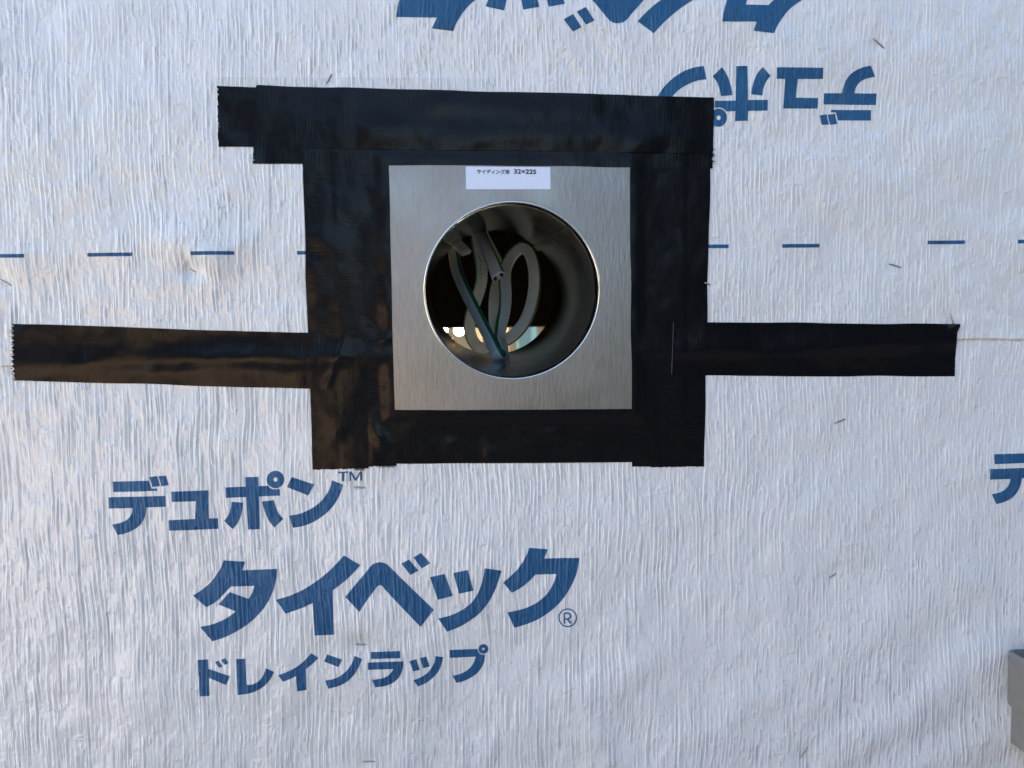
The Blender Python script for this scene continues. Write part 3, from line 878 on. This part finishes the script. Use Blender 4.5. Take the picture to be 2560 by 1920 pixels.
for i in range(26):
    y = 822 + i * 4.9; xx = 31 + (y - 809) * 7 / 142
    thread((xx + 2, y), (xx - random.uniform(2, 5), y + 0.6), 7, M_THREADK if i % 3 else M_THREAD, 1.3)

# faint grey translucent strip above the top tape
m, n_, l_, b_ = new_mat('translucent_strip')
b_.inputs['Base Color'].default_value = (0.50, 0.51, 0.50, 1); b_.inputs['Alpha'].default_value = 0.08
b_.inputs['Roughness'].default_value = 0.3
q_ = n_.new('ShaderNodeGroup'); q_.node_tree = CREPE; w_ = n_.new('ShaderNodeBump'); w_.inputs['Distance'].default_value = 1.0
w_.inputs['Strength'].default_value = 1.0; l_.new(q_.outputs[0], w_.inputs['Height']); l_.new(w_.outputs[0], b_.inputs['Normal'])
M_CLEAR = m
flat_print('grey_strip', [[(541, 197), (1010, 198), (1240, 200), (1236, 240), (541, 240)]], sheet_up, M_CLEAR, None, 0.004, 0.00035, smooth=False)
tag(bpy.data.objects['grey_strip'], 'faint grey see-through strip showing above the top black tape', 'tape')

# ------------------------------------------------------------------ staples
def staple(a, b, sunk, label):
    A = Vector((*WX(*a), 0)); B = Vector((*WX(*b), 0)); c = (A + B) / 2; L = (B - A).length
    ang = math.atan2(B.y - A.y, B.x - A.x)
    hs = 0.0042 + 0.0007
    up = c.y > float(seam_z(c.x))
    hh = float((sheet_up if up else sheet_low)(np.array([c.x]), np.array([c.y]))[0])
    r = 0.0007
    # bent wire: leg, rounded shoulder, crown, shoulder, leg
    top = 0.0009 - 0.0012 * sunk
    path = [(-L/2, -0.004), (-L/2, top - 0.0007), (-L/2 + 0.0005, top - 0.0001), (-L/2 + 0.0012, top), (0, top + 0.0002), (L/2 - 0.0012, top), (L/2 - 0.0005, top - 0.0001), (L/2, top - 0.0007), (L/2, -0.004)]
    V = []; F = []; m = 6
    ca, sa = math.cos(ang), math.sin(ang)
    for i, (s, h) in enumerate(path):
        p0 = path[max(0, i-1)]; p1 = path[min(len(path)-1, i+1)]
        tx, th = p1[0]-p0[0], p1[1]-p0[1]; tl = math.hypot(tx, th); tx /= tl; th /= tl
        for j in range(m):
            q = 2*math.pi*(j+.5)/m
            off, oh = r*math.cos(q), 0.7*r*math.sin(q)
            ls = s - th*oh; lh = h + tx*oh
            V.append((c.x + ls*ca - off*sa, -(hh + lh), c.y + ls*sa + off*ca))
    for i in range(len(path)-1):
        for j in range(m):
            k = (j+1) % m
            F.append((i*m+j, i*m+k, (i+1)*m+k, (i+1)*m+j))
    F.append(tuple(range(m))); F.append(tuple(range((len(path)-1)*m, len(path)*m))[::-1])
    o = mesh_obj('staple', V, F, M_STAPLE, smooth=True)
    return tag(o, label, 'staple', 'staples holding the wrap')
for a, b, s, d, lab in STAPLES: staple(a, b, s, lab)

# ------------------------------------------------------------------ flat electric cables in the pipe
CZ = 1576 / 380.0
def cpt(zx, zy, d): return WD(1060 + zx / CZ, 520 + zy / CZ, d)
def catmull(pts, per=7):
    out = []
    n = len(pts)
    for i in range(n - 1):
        p0, p1, p2, p3 = pts[max(0, i-1)], pts[i], pts[i+1], pts[min(n-1, i+2)]
        for j in range(per):
            t = j / per
            out.append(0.5 * ((2*p1) + (p2-p0)*t + (2*p0-5*p1+4*p2-p3)*t*t + (-p0+3*p1-3*p2+p3)*t**3))
    out.append(pts[-1]); return out
def cable(label, pts, rolls, width=0.0168, thick=0.0078, cut_end=False, marks=()):
    pth = catmull([cpt(*p) for p in pts]); m = len(pth)
    rl = np.interp(np.linspace(0, 1, m), np.linspace(0, 1, len(rolls)), rolls)
    root = empty('flat_cable', pth[-1] if cut_end else pth[m // 2])
    tag(root, label, 'cable', 'flat cables looped in the pipe')
    prof = []
    hw, ht = width/2 - thick/2, thick/2
    for i in range(7): a = -math.pi/2 + math.pi*i/6; prof.append((hw + ht*math.cos(a), ht*math.sin(a)))
    for i in range(7): a = math.pi/2 + math.pi*i/6; prof.append((-hw + ht*math.cos(a), ht*math.sin(a)))
    V = []; F = []; GV = []; GF = []; MV = []; MF = []; k = len(prof)
    for i, p in enumerate(pth):
        t = (pth[min(m-1, i+1)] - pth[max(0, i-1)]).normalized()
        view = (EYE - p).normalized()
        s = view.cross(t)
        s = s.normalized() if s.length > 1e-3 else Vector((1, 0, 0))
        if i and s.dot(sp) < 0: s = -s
        sp = s
        nn = s.cross(t).normalized()
        if nn.dot(view) < 0: nn = -nn
        c, si = math.cos(R(rl[i])), math.sin(R(rl[i]))
        s2 = s * c + nn * si; n2 = nn * c - s * si
        for a, b in prof: V.append(p + s2*a + n2*b)
        for a, b in prof[1:6]: GV.append(p + s2*(a*1.012 + 0.0001) + n2*(b*1.0))
        tl, sl, nl = t, s2, n2
        for fi, off, ml, mw in marks:
            if i == fi:
                c0 = p + n2 * (ht + 0.00025) + s2 * off; b0 = len(MV)
                MV += [c0 - t*ml - s2*mw, c0 + t*ml - s2*mw*0.6, c0 + t*ml + s2*mw, c0 - t*ml*0.7 + s2*mw*0.8]; MF.append((b0, b0+1, b0+2, b0+3))
    for i in range(m-1):
        for j in range(k):
            q = (j+1) % k; F.append((i*k+j, i*k+q, (i+1)*k+q, (i+1)*k+j))
        for j in range(4): GF.append((i*5+j, i*5+j+1, (i+1)*5+j+1, (i+1)*5+j))
    F.append(tuple(range(k))[::-1])
    if not cut_end: F.append(tuple(range((m-1)*k, m*k)))
    else:
        # hollowed end: ring of jacket round three cores
        n = len(V); e = pth[-1]
        for a, b in prof: V.append(e + sl*a*0.80 + nl*b*0.66)
        for a, b in prof: V.append(e - tl*0.004 + sl*a*0.80 + nl*b*0.66)
        o_ = (m-1)*k
        for j in range(k):
            q = (j+1) % k
            F.append((o_+j, o_+q, n+q, n+j)); F.append((n+j, n+q, n+k+q, n+k+j))
        F.append(tuple(range(n+k, n+2*k)))
    mesh_obj('jacket', V, F, M_JACKET, root, smooth=True)
    mesh_obj('green_line', GV, GF, M_GREEN, root, smooth=True)
    if MV: tag(mesh_obj('printed_marks', MV, MF, M_CORE_K, root), kind='stuff')
    if cut_end:
        for x, mat in ((-0.0044, M_CORE_K), (0, M_CORE_W), (0.0044, M_CORE_K)):
            CV = []; CF = []; q = 10
            for s_, r_ in ((-0.006, 0.0021), (0.0016, 0.0021), (0.0016, 0.0008), (0.0022, 0.0008)):
                for j in range(q):
                    a = 2*math.pi*j/q
                    CV.append(pth[-1] + tl*s_ + sl*(x + r_*math.cos(a)) + nl*(r_*math.sin(a)))
            for i in range(3):
                for j in range(q):
                    CF.append((i*q+j, i*q+(j+1) % q, (i+1)*q+(j+1) % q, (i+1)*q+j))
            CF.append(tuple(range(3*q, 4*q)))
            mesh_obj('core', CV, CF, mat, root, smooth=True)
    return root
cable('long grey flat cable with green edge, slanting down the front and looping back round',
      [(280, 150, .44), (292, 300, .40), (300, 420, .345), (318, 540, .30), (345, 660, .275), (400, 800, .25), (480, 965, .23), (555, 1110, .215), (635, 1265, .20), (705, 1405, .185), (765, 1525, .178),
       (808, 1530, .20), (815, 1450, .24), (790, 1340, .28), (805, 1200, .30), (835, 1060, .305), (845, 910, .31), (838, 770, .315), (840, 660, .325), (872, 560, .335), (930, 470, .335), (1010, 412, .33), (1082, 450, .32),
       (1130, 560, .31), (1148, 700, .305), (1143, 850, .305), (1110, 1020, .305), (1045, 1180, .31), (960, 1290, .315), (870, 1360, .325), (770, 1415, .335), (660, 1455, .345),
       (570, 1445, .35), (505, 1370, .355), (470, 1250, .355), (485, 1110, .355), (535, 960, .355), (580, 820, .355), (598, 690, .355), (585, 540, .365), (558, 400, .375), (540, 280, .39), (530, 150, .43)],
      [38, 38, 40, 42, 42, 38, 10, 0, 5, 10, 10, 5, 0, 0, 0, 10, 10],
      marks=[(264, 0.0015, .0012, .0006), (266, 0.0005, .0012, .0008), (268, 0.002, .0016, .0005), (270, 0.001, .001, .0009), (272, 0.0, .0016, .0007), (274, 0.0018, .0012, .0008), (281, 0.001, .001, .0005), (284, 0.001, .001, .0005)])
cable('short grey flat cable hanging from the top with its cut end facing out',
      [(545, 120, .40), (560, 215, .34), (600, 310, .27), (650, 425, .225), (705, 545, .195), (772, 712, .168)], [10, 12, 14, 12], 0.0168, 0.0082, True)
cable('dark grey flat cable loop behind the cut end, in the middle of the pipe',
      [(560, 150, .43), (640, 330, .42), (760, 560, .41), (775, 720, .40), (742, 860, .38), (728, 1000, .36), (730, 1150, .35), (755, 1290, .33), (800, 1420, .31), (790, 1560, .335), (700, 1640, .40)],
      [-20, -25, -25, -25, -20])
cable('stubby grey flat cable end at the upper left inside the pipe',
      [(240, 150, .45), (262, 270, .38), (315, 350, .33), (375, 400, .31), (432, 462, .295)], [-25, -30], 0.0160, 0.0078)

# ------------------------------------------------------------------ what shows through the pipe: dark board, lit room
def room():
    x0, x1, y0, y1, z0, z1 = -2.4, 2.6, 0.12, 4.4, 0.3, 2.9
    t = 0.05
    parts = [box(x0, x1, y0, y1, z0 - t, z0), box(x0, x1, y0, y1, z1, z1 + t), box(x0, x1, y1, y1 + t, z0 - t, z1 + t),
             box(x0 - t, x0, y0, y1, z0 - t, z1 + t), box(x1, x1 + t, y0, y1, z0 - t, z1 + t)]
    return tag(mesh_obj('room', *join(parts), M_ROOM), kind='structure')
room()
def wall_box(u0, v0, u1, v1, y, th):
    a = WD(u0, v0, y); b = WD(u1, v1, y)
    return box(min(a.x, b.x), max(a.x, b.x), y, y + th, min(a.z, b.z), max(a.z, b.z))
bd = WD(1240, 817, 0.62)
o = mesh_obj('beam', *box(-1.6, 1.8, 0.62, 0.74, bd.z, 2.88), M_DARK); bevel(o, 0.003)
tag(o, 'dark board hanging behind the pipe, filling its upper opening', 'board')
o = mesh_obj('timber_post', *wall_box(1178, 700, 1216, 1400, 3.3, 0.06), M_TIMBER); bevel(o, 0.004)
tag(o, 'brown timber post in the lit room, seen behind the looped cable', 'post')
o = mesh_obj('timber_post', *wall_box(1254, 700, 1281, 1400, 3.2, 0.05), M_TIMBER); bevel(o, 0.004)
tag(o, 'pale timber post in the lit room, beside the blue panel', 'post')
o = mesh_obj('blue_panel', *wall_box(1289, 700, 1349, 1400, 3.6, 0.03), M_BLUE); bevel(o, 0.003)
tag(o, 'pale blue upright panel in the lit room, seen through the pipe', 'panel')
def bulb(u, v, y, r, power, label):
    c = WD(u, v, y); root = tag(empty('light_bulb', c), label, 'lamp')
    V = []; F = []; nz, na = 12, 20
    prof = [(0.0, -1.0), (0.45, -0.9), (0.8, -0.6), (0.98, -0.2), (1.0, 0.1), (0.85, 0.55), (0.6, 0.95), (0.45, 1.25)]
    for rr_, h in prof:
        for i in range(na):
            a = 2*math.pi*i/na; V.append((c.x + r*rr_*math.cos(a), c.y + r*rr_*math.sin(a), c.z + r*h))
    for k in range(len(prof)-1):
        for i in range(na):
            j = (i+1) % na; F.append((k*na+i, k*na+j, (k+1)*na+j, (k+1)*na+i))
    me, n, l, b = new_mat('lit_bulb_glass')
    b.inputs['Base Color'].default_value = (0.9, 0.88, 0.8, 1)
    b.inputs['Emission Color'].default_value = (1.0, 0.88, 0.62, 1); b.inputs['Emission Strength'].default_value = 9
    mesh_obj('bulb', V, F, me, root, smooth=True)
    V = []; F = []
    for rr_, h in ((0.47, 1.2), (0.52, 1.3), (0.52, 2.2), (0.3, 2.4), (0.08, 2.5), (0.08, 14.0)):
        for i in range(na):
            a = 2*math.pi*i/na; V.append((c.x + r*rr_*math.cos(a), c.y + r*rr_*math.sin(a), c.z + r*h))
    for k in range(5):
        for i in range(na):
            j = (i+1) % na; F.append((k*na+i, k*na+j, (k+1)*na+j, (k+1)*na+i))
    mesh_obj('socket', V, F, M_CORE_K, root, smooth=True)
    li = bpy.data.lights.new('bulb_light', 'POINT'); li.energy = power; li.color = (1.0, 0.86, 0.66); li.shadow_soft_size = r
    lo = bpy.data.objects.new('bulb_light', li); COL.objects.link(lo)
    lo.location = (c.x, c.y - r * 1.6, c.z - r * 0.4)
    lo.parent = root; lo.matrix_parent_inverse = Matrix.Translation(-Vector(root.location))
bulb(1148, 826, 2.6, 0.024, 13, 'glowing lamp in the room, seen at the lower left through the pipe')
bulb(1113, 826, 2.9, 0.013, 5, 'smaller glowing lamp at the left rim, beside the brighter one')

# ------------------------------------------------------------------ grey plastic pipe socket at the lower right
def rain_socket():
    x_l = W(2517, 1628, 0.008).x; ztop = W(2517, 1626, 0.008).z; zc = W(2519, 1757, 0.008).z; zb = W(2531, 1857, 0.011).z
    wd, dp = 0.082, 0.062; yb = -0.006
    inset = W(2531, 1800, 0.008).x - W(2519, 1800, 0.008).x
    def rrect(d, r, n=5):
        xa, xb, ya, yc = x_l + d, x_l + wd - d, yb - d * 0.3, yb - dp + d
        r = max(0.0008, r - d * 0.5); pts = []
        for cx, cy, a0 in ((xb - r, ya - r, 0), (xa + r, ya - r, 90), (xa + r, yc + r, 180), (xb - r, yc + r, 270)):
            for i in range(n + 1):
                a = R(a0 + 90 * i / n); pts.append((cx + r*math.cos(a), cy + r*math.sin(a)))
        return pts
    root = tag(empty('pipe_socket', (x_l + wd/2, yb - dp/2, zb)), 'grey plastic pipe socket, open at the top, at the lower right edge', 'pipe socket')
    def loft(name, rings):
        V = []; F = []; m = None
        for z, d in rings:
            p = rrect(d, 0.007); m = len(p); V += [(x, y, z) for x, y in p]
        for k in range(len(rings)-1):
            for i in range(m):
                j = (i+1) % m; F.append((k*m+i, (k+1)*m+i, (k+1)*m+j, k*m+j))
        o = mesh_obj(name, V, F, M_PVC, root, smooth=True)
        sm = o.modifiers.new('edges', 'EDGE_SPLIT'); sm.split_angle = R(38)
        return o
    tk = 0.0034
    loft('collar', [(zc - 0.0005, inset - 0.0002), (zc - 0.0008, 0.0018), (zc + 0.0015, 0.0004), (zc + 0.005, 0.0), (ztop - 0.0085, 0.0), (ztop - 0.0080, -0.0007), (ztop - 0.0055, -0.0007), (ztop - 0.0050, 0.0), (ztop - 0.001, 0.0), (ztop, 0.0009), (ztop, tk), (ztop - 0.0008, tk + 0.0006), (zc + 0.002, tk + 0.0008), (zc + 0.0005, inset + 0.002)])
    loft('lower_pipe', [(zb, inset + 0.0025), (zb, inset + 0.0004), (zb + 0.001, inset), (zc - 0.0005, inset), (zc + 0.001, inset + 0.0015), (zb + 0.001, inset + 0.0028)])
rain_socket()
